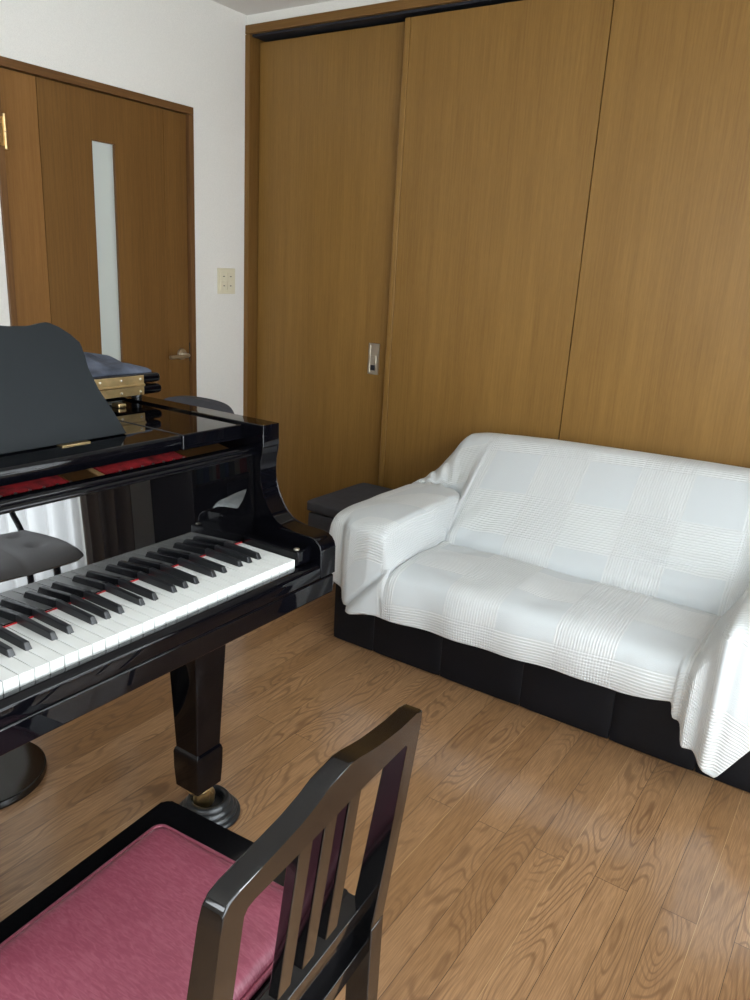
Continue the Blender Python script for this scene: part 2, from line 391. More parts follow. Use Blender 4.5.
fin(B(px0+.013, px1-.017, py-.0062, py-.0014, pz0+.048, pz0+.086, bev=.001), 'handle_thumb_turn', M_STEEL, h)
fin(B(px0+.013, px1-.020, py-.0035, py-.0014, pz0+.018, pz0+.042, bev=.001), 'lock_slot', M_DARKGAP, h)

# ---- hinged door in the left wall
fx0, fx1 = XL-.12, XL+.010
struct('trim_5', B(fx0, fx1, DY0, DY0+.026, 0, DZ-.0305, bev=.002), M_JAMB)
struct('trim_6', B(fx0, fx1, DY1-.026, DY1, 0, DZ-.0305, bev=.002), M_JAMB)
struct('trim_7', B(fx0, fx1, DY0, DY1, DZ-.03, DZ, bev=.002), M_JAMBY)
struct('trim_light_stop', B(fx0+.005, XL-.048, DY0+.0265, DY1-.0265, DZ-.075, DZ-.031), M_JAMBY)  # unseen stop added behind the door head to block hallway light
d1 = bpy.data.objects.new('door_1', None); C.objects.link(d1); d1.location = (XL-.02, 2.12, 0); d1['kind'] = 'structure'
dx0, dx1 = XL-.045, XL-.006
gy0, gy1, gz0, gz1 = 2.062, 2.176, .35, 1.752
ys = (DY0+.030, 1.840, 2.425, DY1-.031); ztop = DZ-.0335
bm = bmesh.new()
box(bm, dx0, dx1, ys[0], ys[1]-.001, .006, ztop, bev=.001); fin(bm, 'hinge_stile', M_DOORL, d1)
bm = bmesh.new()
o = [(ys[1]+.001, .006), (ys[2]-.001, .006), (ys[2]-.001, ztop), (ys[1]+.001, ztop)]; i = [(gy0, gz0), (gy1, gz0), (gy1, gz1), (gy0, gz1)]
for X_ in (dx0, dx1):
    pass
A = [[bm.verts.new((X_, a, b)) for a, b in o] for X_ in (dx0, dx1)]; I = [[bm.verts.new((X_, a, b)) for a, b in i] for X_ in (dx0, dx1)]
for k in range(4):
    j = (k+1) % 4
    for s in (0, 1): bm.faces.new((A[s][k], A[s][j], I[s][j], I[s][k]))
    bm.faces.new((A[0][k], A[0][j], A[1][j], A[1][k])); bm.faces.new((I[0][k], I[0][j], I[1][j], I[1][k]))
fin(bm, 'door_leaf', M_DOOR, d1)
fin(B(dx0, dx1, ys[2]+.001, ys[3], .006, ztop, bev=.001), 'lock_stile', M_DOOR, d1)
fin(B(dx0+.014, dx1-.014, gy0+.003, gy1-.003, gz0+.003, gz1-.003), 'glass_pane', M_FROST, d1)
bm = bmesh.new()
for (a0, a1, b0, b1) in ((gy0, gy0+.005, gz0, gz1), (gy1-.005, gy1, gz0, gz1), (gy0, gy1, gz1-.005, gz1), (gy0, gy1, gz0, gz0+.005)):
    box(bm, dx1-.012, dx1-.001, a0, a1, b0, b1)
fin(bm, 'glass_bead', M_JAMB, d1)
hy, hz = 2.505, .893
bm = bmesh.new()
bmesh.ops.create_cone(bm, cap_ends=True, segments=40, radius1=.026, radius2=.024, depth=.009, matrix=Matrix.Translation((dx1+.0045, hy, hz+.004)) @ Matrix.Rotation(PI/2, 4, 'Y'))
dh = fin(bm, 'door_handle', M_STEEL, d1)
bm = bmesh.new()
tube(bm, smooth_path([(dx1+.006, hy, hz+.003), (dx1+.040, hy, hz+.003), (dx1+.050, hy-.01, hz+.002), (dx1+.052, hy-.06, hz), (dx1+.048, hy-.110, hz-.001)], 6), lambda t: .0095-.001*t, 12)
fin(bm, 'lever', M_STEEL, dh)
fin(B(dx1-.003, dx1+.0015, DY1-.0305, DY1-.0265, hz-.03, hz+.055), 'strike_plate', M_DARKGAP, d1)
for zz in (1.66, .30):
    bm = bmesh.new()
    for k, (a, b_) in enumerate(((0, .056), (.0575, .115))):
        bmesh.ops.create_cone(bm, cap_ends=True, segments=20, radius1=.0065, radius2=.0065, depth=b_-a, matrix=Matrix.Translation((XL+.013, DY0+.031, zz+(a+b_)/2)))
    box(bm, XL+.0105, XL+.0125, DY0+.006, DY0+.03, zz+.01, zz+.105)
    fin(bm, 'door_hinge', M_BRASS, d1)
# hallway behind the frosted pane
struct('wall_hallway', B(XL-1.2, XL-1.15, .8, 3.4, 0, 2.4), M_WALL, 0)
# light switch
sw = thing('light_switch', 'ivory four-button light switch plate on the white wall right of the door', 'light switch', (XL, 2.787, 1.232))
bm = B(XL, XL+.007, 2.729, 2.845, 1.172, 1.292, bev=.003); fin(bm, 'cover_plate', M_PLATE, sw)
for a, b_ in ((2.745, 2.785), (2.788, 2.829)):
    for c, d in ((1.190, 1.231), (1.234, 1.274)):
        up = .010 if (a < 2.75 and c > 1.23) else .012
        k = fin(B(XL+.0065, XL+up, a, b_, c, d, bev=.001), 'rocker', M_PLATE, sw)
        fin(B(XL+up, XL+up+.0006, (a+b_)/2-.005, (a+b_)/2+.005, (c+d)/2-.002, (c+d)/2+.002), 'indicator', M_CHARCOAL, k)

# ---- window on the right wall, with lace and brown curtains
def window(n, mk, s0, s1, z0, z1):
    root = bpy.data.objects.new('window_%d' % n, None); C.objects.link(root); root['kind'] = 'structure'
    root.location = mk((s0+s1)/2, 0, z0, z0+.01)[0]
    t = .035; mid = (s0+s1)/2
    for nm, a, b_, c, d in (('frame_rail', s0, s1, z0, z0+t), ('frame_rail', s0, s1, z1-t, z1), ('frame_stile', s0, s0+t, z0+t, z1-t),
                            ('frame_stile', s1-t, s1, z0+t, z1-t), ('frame_stile', mid-t, mid+t, z0+t, z1-t)):
        fin(mk(a, b_, c, d, True), nm, M_ALU, root)
    fin(mk(s0+t, mid-t, z0+t, z1-t, 'g'), 'glass_pane', M_GLASS, root)
    fin(mk(mid+t, s1-t, z0+t, z1-t, 'g'), 'glass_pane', M_GLASS, root)
def mkx(a, b_, c, d, m=None):
    if m is None: return ((XR+.10, a, c),)
    return B(XR+.08, XR+.13, a, b_, c, d, bev=.002) if m is True else B(XR+.10, XR+.105, a, b_, c, d)
def mky(a, b_, c, d, m=None):
    if m is None: return ((a, YF-.09, c),)
    return B(a, b_, YF-.11, YF-.06, c, d, bev=.002) if m is True else B(a, b_, YF-.09, YF-.085, c, d)
window(1, mkx, WY0, WY1, WZ0, WZ1)
window(2, mky, GX0, GX1, GZ0, GZ1)  # unseen window, assumed and added to let in fill from behind
def curtain(y0, y1, z0, z1, mat, amp, wl, x):
    bm = bmesh.new(); nx = int((y1-y0)/.006); nz = 24; rows = []
    for j in range(nz+1):
        t = j/nz; row = []
        for i in range(nx+1):
            y = y0+(y1-y0)*i/nx
            a = amp*(1-.35*t)
            xx = x+a*math.sin(2*PI*y/wl+.8*math.sin(y*9))+.25*a*math.sin(4*PI*y/wl+1.7+t)
            row.append(bm.verts.new((xx, y+.004*math.sin(7*t+y*20), z0+(z1-z0)*t)))
        rows.append(row)
    for j in range(nz):
        for i in range(nx): bm.faces.new((rows[j][i], rows[j][i+1], rows[j+1][i+1], rows[j+1][i]))
    return bm
rail = thing('curtain_rail', 'metal curtain rail above the window', 'curtain rail', (XR-.07, .8, 2.12))
bm = bmesh.new(); tube(bm, [(XR-.07, -.7, 2.12), (XR-.07, 2.26, 2.12)], .011, 12); fin(bm, 'rail_bar', M_ALU, rail)
for yy in (-.65, .8, 2.2): fin(B(XR-.075, XR, yy-.01, yy+.01, 2.125, 2.14), 'bracket', M_ALU, rail)
lace = fin(curtain(1.18, 1.925, .03, 2.105, M_LACE, .022, .085, XR-.05), 'lace_curtain', M_LACE, None, 60)
tag(lace, 'white lace curtain hanging in folds beside the window', 'curtain')
brn = fin(curtain(1.93, 2.19, .03, 2.105, M_BROWN, .022, .085, XR-.05), 'drape_curtain', M_BROWN, None, 60)
tag(brn, 'brown curtain drawn back at the end of the window', 'curtain')

# ---- dark bookcase in the corner beyond the window (mirrored in the piano)
bc = thing('bookcase', 'dark bookcase against the wall beyond the curtain', 'bookcase', (.62, 2.56, 0))
bx0, bx1, by0, by1, bz = .48, XR-.005, 2.36, 2.88, 1.78
fin(B(bx0, bx1, by0, by0+.022, 0, bz, bev=.002), 'side_panel', M_SHELF, bc); fin(B(bx0, bx1, by1-.022, by1, 0, bz, bev=.002), 'side_panel', M_SHELF, bc)
fin(B(bx1-.012, bx1, by0+.022, by1-.022, 0, bz), 'back_panel', M_SHELF, bc)
levels = (.03, .42, .78, 1.12, 1.45, bz-.02)
for z in levels: fin(B(bx0, bx1-.012, by0+.022, by1-.022, z, z+.02, bev=.001), 'shelf', M_SHELF, bc)
cols = [((.20, .21, .20), 'grey'), ((.02, .05, .13), 'blue'), ((.16, .015, .02), 'red'), ((.04, .05, .05), 'black'), ((.10, .12, .12), 'slate'), ((.03, .08, .10), 'teal')]
mats = {n_: simple('book_cover_'+n_, c_, rough=.5) for c_, n_ in cols}
SHN = {0: 'lowest', 1: 'second', 2: 'middle', 3: 'fourth', 4: 'top'}
for li in (1, 2, 3):
    y = by0+.03; k = 0; z = levels[li]+.0205
    while y < by1-.07:
        w = .022+.028*random.random(); hh = .20+.07*random.random(); cn = cols[(k*2+li*3+k//3) % 6][1]
        o = fin(B(bx0+.03, bx0+.20, y, y+w-.001, z, z+hh, bev=.002), 'book', mats[cn], None)
        tag(o, 'one of the dark books standing on the %s shelf of the bookcase by the curtain' % SHN[li], 'book', 'books on the %s shelf of the bookcase' % SHN[li])
        y += w; k += 1

# ------------------------------------------------------------------ grand piano
XF = -.880                       # front of key slip
YT = 1.105; KZ = .762; KXF = -.91
YBASS = YT-52*.0235              # bass end of keyboard
YM = (YT+YBASS)/2
def my(y): return 2*YM-y         # mirror to the bass side
piano = thing('grand_piano', 'polished black grand piano with open keyboard and music desk raised', 'piano', (-1.3, YM, 0))
# keys
def white_key(i):
    y1 = YT-.0235*i-.0006; y0 = y1-.0222
    bm = bmesh.new()
    box(bm, -1.062, KXF, y0, y1, KZ-.020, KZ, bev=.0008, seg=2)
    fin(bm, 'white_key', M_IVORY, piano)
def black_key(i):
    off = {2: .0025, 3: 0, 4: -.0025, 6: .0022, 0: -.0022}[i % 7]
    yc = YT-.0235*i+off
    w0, w1 = .0057, .0043
    z0, z1 = KZ-.004, KZ+.0125
    xf0, xf1, xb = -.9605, -.9690, -1.062
    bm = bmesh.new()
    a = [(xb, -w0, z0), (xf0, -w0, z0), (xf0, w0, z0), (xb, w0, z0)]
    t = [(xb, -w1, z1+.001), (xf1, -w1, z1-.0015), (xf1, w1, z1-.0015), (xb, w1, z1+.001)]
    v = [bm.verts.new((x, yc+y, z)) for x, y, z in a+t]
    fs = [bm.faces.new([v[q] for q in f]) for f in ((3, 2, 1, 0), (4, 5, 6, 7), (0, 1, 5, 4), (1, 2, 6, 5), (2, 3, 7, 6), (3, 0, 4, 7))]
    bmesh.ops.bevel(bm, geom=list({e for f in fs[1:] for e in f.edges}), offset=.0014, segments=3, affect='EDGES', profile=.5)
    fin(bm, 'black_key', M_EBONY, piano)
for i in range(52): white_key(i)
for i in range(1, 52):
    if i % 7 in (2, 3, 4, 6, 0): black_key(i)
Y0p, Y1p = my(1.200), 1.200      # outer sides of the case
fin(B(-1.06, -.912, YBASS-.002, YT+.002, KZ-.034, KZ-.0215), 'key_frame', M_KEYWOODSHADE, piano)
# keybed, key slip
fin(B(-1.62, XF, Y0p+.004, Y1p-.004, .672, .7135, bev=.004, seg=3), 'keybed', M_BLACK, piano)
sl = [(XF-.026, .7145), (XF-.0015, .7145), (XF, .717), (XF, .738), (XF-.002, .742), (XF-.007, .7455), (XF-.014, .747), (XF-.024, .747), (XF-.026, .745)]
fin(P([(x, Y0p+.052, z) for x, z in sl], (0, Y1p-Y0p-.104, 0)), 'key_slip', M_BLACK, piano, smooth=50)
# cheek arms, side profile from the photograph
prof = [(-1.040, 1.006), (-1.039, .962), (-1.043, .955), (-1.046, .930), (-1.047, .905), (-1.044, .880), (-1.038, .858), (-1.026, .836), (-1.012, .819), (-.998, .808), (-.980, .802), (-.955, .800), (-.912, .7985),
        (-.900, .797), (-.890, .791), (-.884, .783), (-.8805, .772), (-.880, .716), (-.8825, .7145), (-1.25, .7145), (-1.25, 1.006)]
for y0 in (1.150, my(1.200)):
    fin(P([(x, y0, z) for x, z in prof], (0, .050, 0), bev=.0022, seg=3), 'cheek_arm', M_BLACK, piano, smooth=40)
# key blocks
for s in (0, 1):
    y0, y1 = (YT+.0015, 1.1495) if s == 0 else (my(1.1495), my(YT+.0015))
    bm = B(-1.052, -.905, y0, y1, .7475, KZ+.016, bev=.003, seg=3)
    kb = fin(bm, 'key_block', M_BLACK, piano)
    bm = bmesh.new(); lathe(bm, [(0, KZ+.0185), (.0045, KZ+.0185), (.006, KZ+.017), (.006, KZ+.0155)], 24, -.918, y0+.012 if s == 0 else y1-.012); fin(bm, 'block_screw', M_STEEL, kb)
# fallboard (leans back slightly) and its top rail
th = math.radians(2.3); fx, fz = -1.0575, KZ+.006
def fb(d, u): return (fx-u*math.sin(th)-d*math.cos(th), fz+u*math.cos(th)-d*math.sin(th))   # d: depth behind face, u: up the face
pr = [fb(.0, -.002), fb(0, .172), fb(.016, .172), fb(.016, -.003), fb(.001, -.003)]
fin(P([(x, my(1.1485), z) for x, z in pr], (0, 1.1485-my(1.1485), 0), bev=.0008, seg=1), 'fallboard', M_FALL, piano, smooth=30)
pr = [fb(-.004, .1725), fb(-.008, .175), fb(-.0085, .179), fb(-.006, .1825), fb(-.003, .184), fb(-.005, .187), fb(-.004, .1905), fb(.002, .1925), fb(.020, .1925), fb(.020, .1725)]
fin(P([(x, my(1.1485), z) for x, z in pr], (0, 1.1485-my(1.1485), 0)), 'fallboard_rail', M_BLACK, piano, smooth=60)
fin(B(-1.0562, -1.0540, YBASS, YT, KZ+.0003, KZ+.0022), 'key_felt', M_REDFELT, piano)
# case rim : straight treble side, bent side, tail, straight bass side
def rim_pts():
    ctrl = [(-1.2505, Y1p), (-1.45, Y1p), (-1.65, 1.185), (-1.82, 1.10), (-1.96, .93), (-2.10, .72), (-2.26, .54), (-2.42, .38), (-2.50, .20), (-2.50, .05), (-2.44, -.10), (-2.32, Y0p+.01), (-2.0, Y0p), (-1.2505, Y0p)]
    return smooth_path([(x, y, 0) for x, y in ctrl], 6)
rp = rim_pts()
def offset_in(pts, d):
    out = []
    for i, p in enumerate(pts):
        t = (pts[min(i+1, len(pts)-1)]-pts[max(i-1, 0)]).normalized()
        nrm = Vector((-t.y, t.x, 0))          # left of travel = towards centre
        out.append(p+nrm*d)
    return out
inn = offset_in(rp, .050)
bm = bmesh.new(); R = []
for p, q in zip(rp, inn):
    R.append([bm.verts.new((p.x, p.y, .672)), bm.verts.new((p.x, p.y, 1.0055)), bm.verts.new((q.x, q.y, 1.0055)), bm.verts.new((q.x, q.y, .672))])
for a, b_ in zip(R, R[1:]):
    for k in range(4): bm.faces.new((a[k], a[(k+1) % 4], b_[(k+1) % 4], b_[k]))
bm.faces.new(R[0][::-1]); bm.faces.new(R[-1])
fin(bm, 'case_rim', M_BLACK, piano, smooth=40)
bm = bmesh.new(); prism(bm, [(p.x, p.y, .80) for p in offset_in(rp, .051)], (0, 0, .02)); fin(bm, 'soundboard', simple('spruce', (.42, .25, .10), rough=.4), piano)
# tuning-pin area seen in the slot between fallboard and desk
fin(B(-1.33, -1.088, my(1.149), 1.149, .900, .925), 'pin_block', M_BLACK, piano)
segs = [(1.149, 1.035, 'b'), (1.030, .842, 'r'), (.838, .826, 'w'), (.824, .770, 'b'), (.766, .36, 'r'), (.35, .30, 'b'), (.29, -.10, 'r')]
M_WOODP = simple('maple_block', (.50, .30, .13), rough=.35)
pins = []
for a, b_, t in segs:
    mt = {'b': M_GOLDPL, 'r': M_REDFELT, 'w': M_WOODP}[t]
    bm = P([(-1.105, b_, .9255), (-1.105, b_, .938), (-1.19, b_, .952), (-1.19, b_, .9255)], (0, a-b_, 0))
    fin(bm, {'b': 'string_plate', 'r': 'understring_felt', 'w': 'plate_bar'}[t], mt, piano)
    if t == 'r': pins.append((a, b_))
np_ = 0
for a, b_ in pins:
    y = a-.008
    while y > b_ and np_ < 60:
        bm = bmesh.new(); bmesh.ops.create_cone(bm, cap_ends=True, segments=10, radius1=.0026, radius2=.0026, depth=.011, matrix=Matrix.Translation((-1.112-.008*(np_ % 2), y, .9445)))
        fin(bm, 'tuning_pin', M_STEEL, piano); y -= .0125; np_ += 1
# music shelf, side ledges, music desk
shp = [(-1.100, .978), (-1.097, .983), (-1.0965, .992), (-1.099, .998), (-1.104, 1.000), (-1.36, 1.000), (-1.36, .982), (-1.104, .970)]
fin(P([(x, my(.984), z) for x, z in shp], (0, .984-my(.984), 0)), 'music_shelf', M_BLACK, piano, smooth=50)
for s in (0, 1):
    y0, y1 = (.9865, 1.1485) if s == 0 else (my(1.1485), my(.9865))
    fin(B(-1.47, -1.096, y0, y1, .970, 1.001, bev=.003, seg=3), 'side_ledge', M_BLACK, piano)
bm = B(-1.41, -1.385, 1.066, 1.086, 1.0015, 1.0105, bev=.002); latch = fin(bm, 'desk_latch', M_BRASS, piano)
# desk outline: (y, height up the slope)
half = [(.917, 0), (.898, .041), (.877, .085), (.866, .122), (.863, .144), (.864, .157), (.861, .167), (.846, .180), (.827, .193), (.812, .2005), (.804, .202), (.790, .200), (.782, .198), (.765, .1965), (.735, .197), (.70, .200), (.64, .205), (.56, .208)]
tan = .30; L_ = math.sqrt(1+tan*tan)
def dk(y, u, d=0): return (-1.170-tan*u-d/L_, y, 1.002+u-d*tan/L_*0)
full = [(y, u) for y, u in half]+[(my(y), u) for y, u in half[::-1]]
fin(P([dk(y, u) for y, u in full], (-.014, 0, -.002), bev=.0018, seg=2), 'music_desk', M_DESK, piano, smooth=30)
for yy in (.80, .20): fin(B(-1.176, -1.158, yy-.028, yy+.028, 1.0003, 1.0022), 'desk_hinge', M_BRASS, piano)
# lid: main board with the front flap folded back on it, brass hinge between
def board(z0, z1, xfront, shrink):
    pts = [p for p in offset_in(rp, shrink) if p.x < xfront-.02]
    poly = [(xfront, Y1p-shrink-.002, z0)]+[(p.x, p.y, z0) for p in pts]+[(xfront, Y0p+shrink+.002, z0)]
    return P(poly, (0, 0, z1-z0), bev=.009, seg=3)
fin(board(1.020, 1.0425, -1.405, -.004), 'lid', M_BLACK, piano, smooth=50)
fin(B(-1.405, -1.78, my(1.204), 1.204, 1.046, 1.0675, bev=.009, seg=3), 'lid_flap', M_BLACK, piano, smooth=50)
for (ya, yb_) in ((1.150, 1.02), (.82, .67), (.30, .15), (.0, -.14)):
    hg = fin(B(-1.4045, -1.4015, yb_, ya, 1.022, 1.066, bev=.0008), 'lid_hinge', M_BRASS, piano)
    bm = bmesh.new(); tube(bm, [(-1.4005, yb_, 1.0442), (-1.4005, ya, 1.0442)], .0032, 10); fin(bm, 'hinge_knuckle', M_BRASS, hg)
    for t in (.1, .52, .92):
        for zz in (1.030, 1.058):
            bm = bmesh.new(); bmesh.ops.create_icosphere(bm, subdivisions=2, radius=.003, matrix=Matrix.Translation((-1.4012, yb_+(ya-yb_)*t, zz))); fin(bm, 'screw_head', M_STEEL, hg)
for (x_, y_) in ((-1.46, 1.175), (-1.46, my(1.175)), (-2.35, .2)):
    bm = bmesh.new(); lathe(bm, [(0, 1.0062), (.012, 1.0062), (.012, 1.0195), (0, 1.0195)], 16, x_, y_); fin(bm, 'lid_pad', M_RUBBER, piano)
# legs with brass casters
def leg(cx, cy, name='leg'):
    bm = bmesh.new()
    s = [(.038, .098), (.0405, .150), (.0415, .192), (.0395, .200), (.0365, .206), (.0435, .40), (.052, .600), (.056, .612), (.056, .6715)]
    rings = []
    for w, z in s:
        rings.append([bm.verts.new((cx+a*w, cy+b_*w, z)) for a, b_ in ((-1, -1), (1, -1), (1, 1), (-1, 1))])
    for a, b_ in zip(rings, rings[1:]):
        for k in range(4): bm.faces.new((a[k], a[(k+1) % 4], b_[(k+1) % 4], b_[k]))
    bm.faces.new(rings[0][::-1]); bm.faces.new(rings[-1])
    es = [e for e in bm.edges if abs(e.verts[0].co.z-e.verts[1].co.z) > .003]
    bmesh.ops.bevel(bm, geom=es, offset=.0018, segments=2, affect='EDGES', profile=.5)
    lg = fin(bm, name, M_BLACK, piano, smooth=25)
    bm = bmesh.new(); lathe(bm, [(0, .0975), (.030, .0975), (.032, .088), (.026, .078), (.014, .072), (0, .072)], 28, cx, cy)
    bmesh.ops.create_cone(bm, cap_ends=True, segments=32, radius1=.026, radius2=.026, depth=.022, matrix=Matrix.Translation((cx+.006, cy+.012, .055)) @ Matrix.Rotation(.7, 4, 'Z') @ Matrix.Rotation(PI/2, 4, 'X'))
    for sgn in (-1, 1):
        R_ = Matrix.Translation((cx+.006, cy+.012, .066)) @ Matrix.Rotation(.7, 4, 'Z')
        bmesh.ops.create_cube(bm, size=1, matrix=R_ @ Matrix.Translation((0, sgn*.016, .004)) @ Matrix.Diagonal((.030, .004, .040, 1)))
    fin(bm, 'caster', M_BRASS, lg)
LEGS = [(-1.205, 1.116), (-1.205, my(1.116)), (-2.22, .22)]
for x_, y_ in LEGS: leg(x_, y_)
cup0 = None
cl = ['black ridged caster cup under the treble front leg of the piano', 'black ridged caster cup under the bass front leg of the piano', 'black ridged caster cup under the tail leg of the piano']
for (x_, y_), lb in zip(LEGS, cl):
    if cup0 is None:
        bm = bmesh.new()
        pr = [(0, 0), (.070, 0), (.0735, .003), (.0735, .010), (.070, .0135), (.066, .0145), (.0665, .019), (.063, .024), (.0585, .026), (.0585, .031), (.055, .0365), (.0505, .039), (.050, .045), (.046, .050), (.041, .051), (.037, .049), (.035, .043), (.034, .028), (0, .027)]
        pr = [(r_*1.07, z_) for r_, z_ in pr]
        lathe(bm, pr, 64)
        cup0 = fin(bm, 'caster_cup', M_RUBBER, None, smooth=50); c = cup0
    else:
        c = cup0.copy(); C.objects.link(c)
    c.location = (x_+.012, y_+.020 if y_ > .5 else y_, 0)
    tag(c, lb, 'caster cup', 'caster cups under the piano legs')
# pedal lyre
bm = B(-1.42, -1.22, YM-.11, YM+.11, .06, .13, bev=.006); ly = fin(bm, 'pedal_lyre', M_BLACK, piano)
for s in (-1, 1): fin(B(-1.35, -1.30, YM+s*.075-.012, YM+s*.075+.012, .1305, .6715, bev=.003), 'lyre_post', M_BLACK, ly)
for k in (-1, 0, 1):
    bm = bmesh.new(); prism(bm, [(-1.2195, YM+k*.06-.008, .075), (-1.14, YM+k*.06-.012, .062), (-1.128, YM+k*.06, .061), (-1.14, YM+k*.06+.012, .062), (-1.2195, YM+k*.06+.008, .075)], (0, 0, .009), bev=.002)
    fin(bm, 'pedal', M_BRASS, ly)

# folded navy cloth on the lid
bm = bmesh.new(); NX, NY = 46, 60
x0, x1, y0, y1 = -1.77, -1.425, .80, 1.190
top = []; bot = []
for i in range(NX+1):
    ra, rb = [], []
    for j in range(NY+1):
        u, v = i/NX, j/NY
        x = x0+(x1-x0)*u; y = y0+(y1-y0)*v
        e = min(1, 14*min(u, 1-u, 1.1*(1-v), v*2))
        e = max(0, e)**.5
        slope = (.22+.78*min(1, (1-u)/.75)**.8)*(1 if v < .8 else 1-.45*((v-.8)/.2))
        hgt = .004+.036*e*slope+.007*noise.noise((x*18, y*18, 1.3))*e+.004*math.sin(40*(x+.3*y))*e
        hgt += .006*noise.noise((x*9, y*45, 3.3))*e
        dx = .010*noise.noise((y*9, 2.2, 0)); dy = .012*noise.noise((x*9, 5.2, 0))
        ra.append(bm.verts.new((x+dx, y+dy, 1.0678+max(hgt, .004)))); rb.append(bm.verts.new((x+dx, y+dy, 1.0678)))
    top.append(ra); bot.append(rb)
for i in range(NX):
    for j in range(NY):
        bm.faces.new((top[i][j], top[i+1][j], top[i+1][j+1], top[i][j+1])); bm.faces.new((bot[i][j], bot[i][j+1], bot[i+1][j+1], bot[i+1][j]))
for i in range(NX):
    bm.faces.new((top[i][0], bot[i][0], bot[i+1][0], top[i+1][0])); bm.faces.new((top[i][NY], top[i+1][NY], bot[i+1][NY], bot[i][NY]))
for j in range(NY):
    bm.faces.new((top[0][j], top[0][j+1], bot[0][j+1], bot[0][j])); bm.faces.new((top[NX][j], bot[NX][j], bot[NX][j+1], top[NX][j+1]))
tag(fin(bm, 'folded_cloth', M_NAVY, None, 60), 'folded navy blue quilted cloth lying on the folded piano lid', 'cloth')

# round black stand base under the piano
st = thing('round_base_stand', 'black stand with round flat base standing on the floor under the piano', 'stand', (-1.742, .872, 0))
bm = bmesh.new(); lathe(bm, [(0, .0), (.145, .0), (.151, .003), (.153, .010), (.151, .022), (.146, .0250), (.10, .0265), (.03, .028), (0, .028)], 72, -1.742, .872); fin(bm, 'base', M_SATIN, st)
bm = bmesh.new(); lathe(bm, [(0, .0282), (.019, .0282), (.019, .06), (.0155, .066), (.0155, .55), (.012, .556), (0, .556)], 28, -1.742, .872); fin(bm, 'pole', M_SATIN, st)

# ------------------------------------------------------------------ piano chair (foreground)
ang = math.radians(4.0); CC = Vector((-.41, .588, 0)); ca, sa = math.cos(ang), math.sin(ang)
K = .95
def wl(x, y, z): return Vector((CC.x+x*ca-y*sa, CC.y+x*sa+y*ca, z))
def wb(x, y, z):      # back-frame points
    q = wl(x, y, z); return Vector((q.x*K, q.y*K, H+(q.z-H)*K))
pc = thing('piano_chair', 'black lacquered piano chair with slatted back and burgundy cushion, in front of the keyboard', 'chair', (-.62, .56, 0))
def lean(z): return .11*(z-.77)
FZ = H-H/K            # floor level in back-frame heights
def bar(name, mat, pts_yz, dep0, dep1, fn, bev=.003, parent=None, smooth=40):
    """outline in (y,z) on the leaning back plane, thickness from dep0 (rear) to dep1 (towards the seat)"""
    bm = bmesh.new()
    a = [bm.verts.new(fn(lean(z)+dep0, y, z)) for y, z in pts_yz]; b_ = [bm.verts.new(fn(lean(z)+dep1, y, z)) for y, z in pts_yz]
    n = len(pts_yz); fs = [bm.faces.new(a), bm.faces.new(b_[::-1])]
    sd = [bm.faces.new((a[i], b_[i], b_[(i+1) % n], a[(i+1) % n])) for i in range(n)]
    if bev: bmesh.ops.bevel(bm, geom=list({e for f in fs for e in f.edges}), offset=bev, segments=3, affect='EDGES', profile=.5)
    return fin(bm, name, mat, parent, smooth)
# top rail + both posts are one bent frame
topc = [(-.194, .735), (-.1935, .757), (-.186, .768), (-.172, .7725), (-.14, .7735), (-.106, .776), (-.075, .7795), (-.048, .786), (-.028, .794), (-.012, .7985), (.012, .7985), (.032, .7955), (.052, .790), (.08, .7835), (.11, .779), (.14, .7755), (.18, .7745), (.194, .773), (.2, .768), (.201, .752)]
under = [(.172, .730), (.165, .7375), (.05, .7385), (-.05, .7375), (-.145, .742), (-.157, .7395), (-.163, .730)]
def post(side):
    s = side
    o, i = (.201, .172) if s > 0 else (-.194, -.163)
    def fl(z): return (.0 if z > .40 else (.40-z)*.03)
    return
ZJ = .405
frame_pts = topc + [(.204, .60), (.207, ZJ), (.172, ZJ), (.1715, .60)] + under + [(-.1625, .60), (-.163, ZJ), (-.198, ZJ), (-.196, .60)]
def wf(x, y, z):      # posts get deeper towards the seat
    d = x-lean(z); return wb(lean(z)+d*(1+(.78-z)*1.3), y, z)
bar('back_frame', M_CHAIRBLK, frame_pts, 0, -.026, wf, .003, pc)
def wleg(x, y, z):
    d = x-lean(z); return wb(lean(ZJ)+.0*(ZJ-z)+d*1.49, y, z)
for a, b_ in ((.172, .207), (-.198, -.163)):
    bar('rear_leg', M_CHAIRBLK, [(a, FZ), (b_, FZ), (b_, ZJ-.0008), (a, ZJ-.0008)], 0, -.026, wleg, .002, pc)
def wdeep(k0, k1=None):   # set back towards the seat
    def fn(x, y, z):
        t = (z-.53)/.22; k = k0 if k1 is None else k1+(k0-k1)*t
        q = wl(x, y, z)*1.0; return Vector((q.x*K*k, q.y*K*k, H+(q.z-H)*K*k))
    return fn
for a, b_ in ((-.072, -.047), (-.024, .001), (.026, .052)):
    bar('back_slat', M_CHAIRBLK, [(a, .524), (b_, .524), (b_, .752), (a, .752)], 0, -.014, wdeep(1.022, 1.062), .0015, pc)
bar('lower_rail', M_CHAIRBLK, [(-.186, .479), (.1275, .479), (.1275, .500), (-.186, .500)], .000, -.030, wdeep(1.063), .002, pc)
bar('rear_seat_rail', M_CHAIRBLK, [(-.1755, .357), (.1495, .357), (.1495, .394), (-.1755, .394)], .000, -.022, wdeep(1.033), .002, pc)
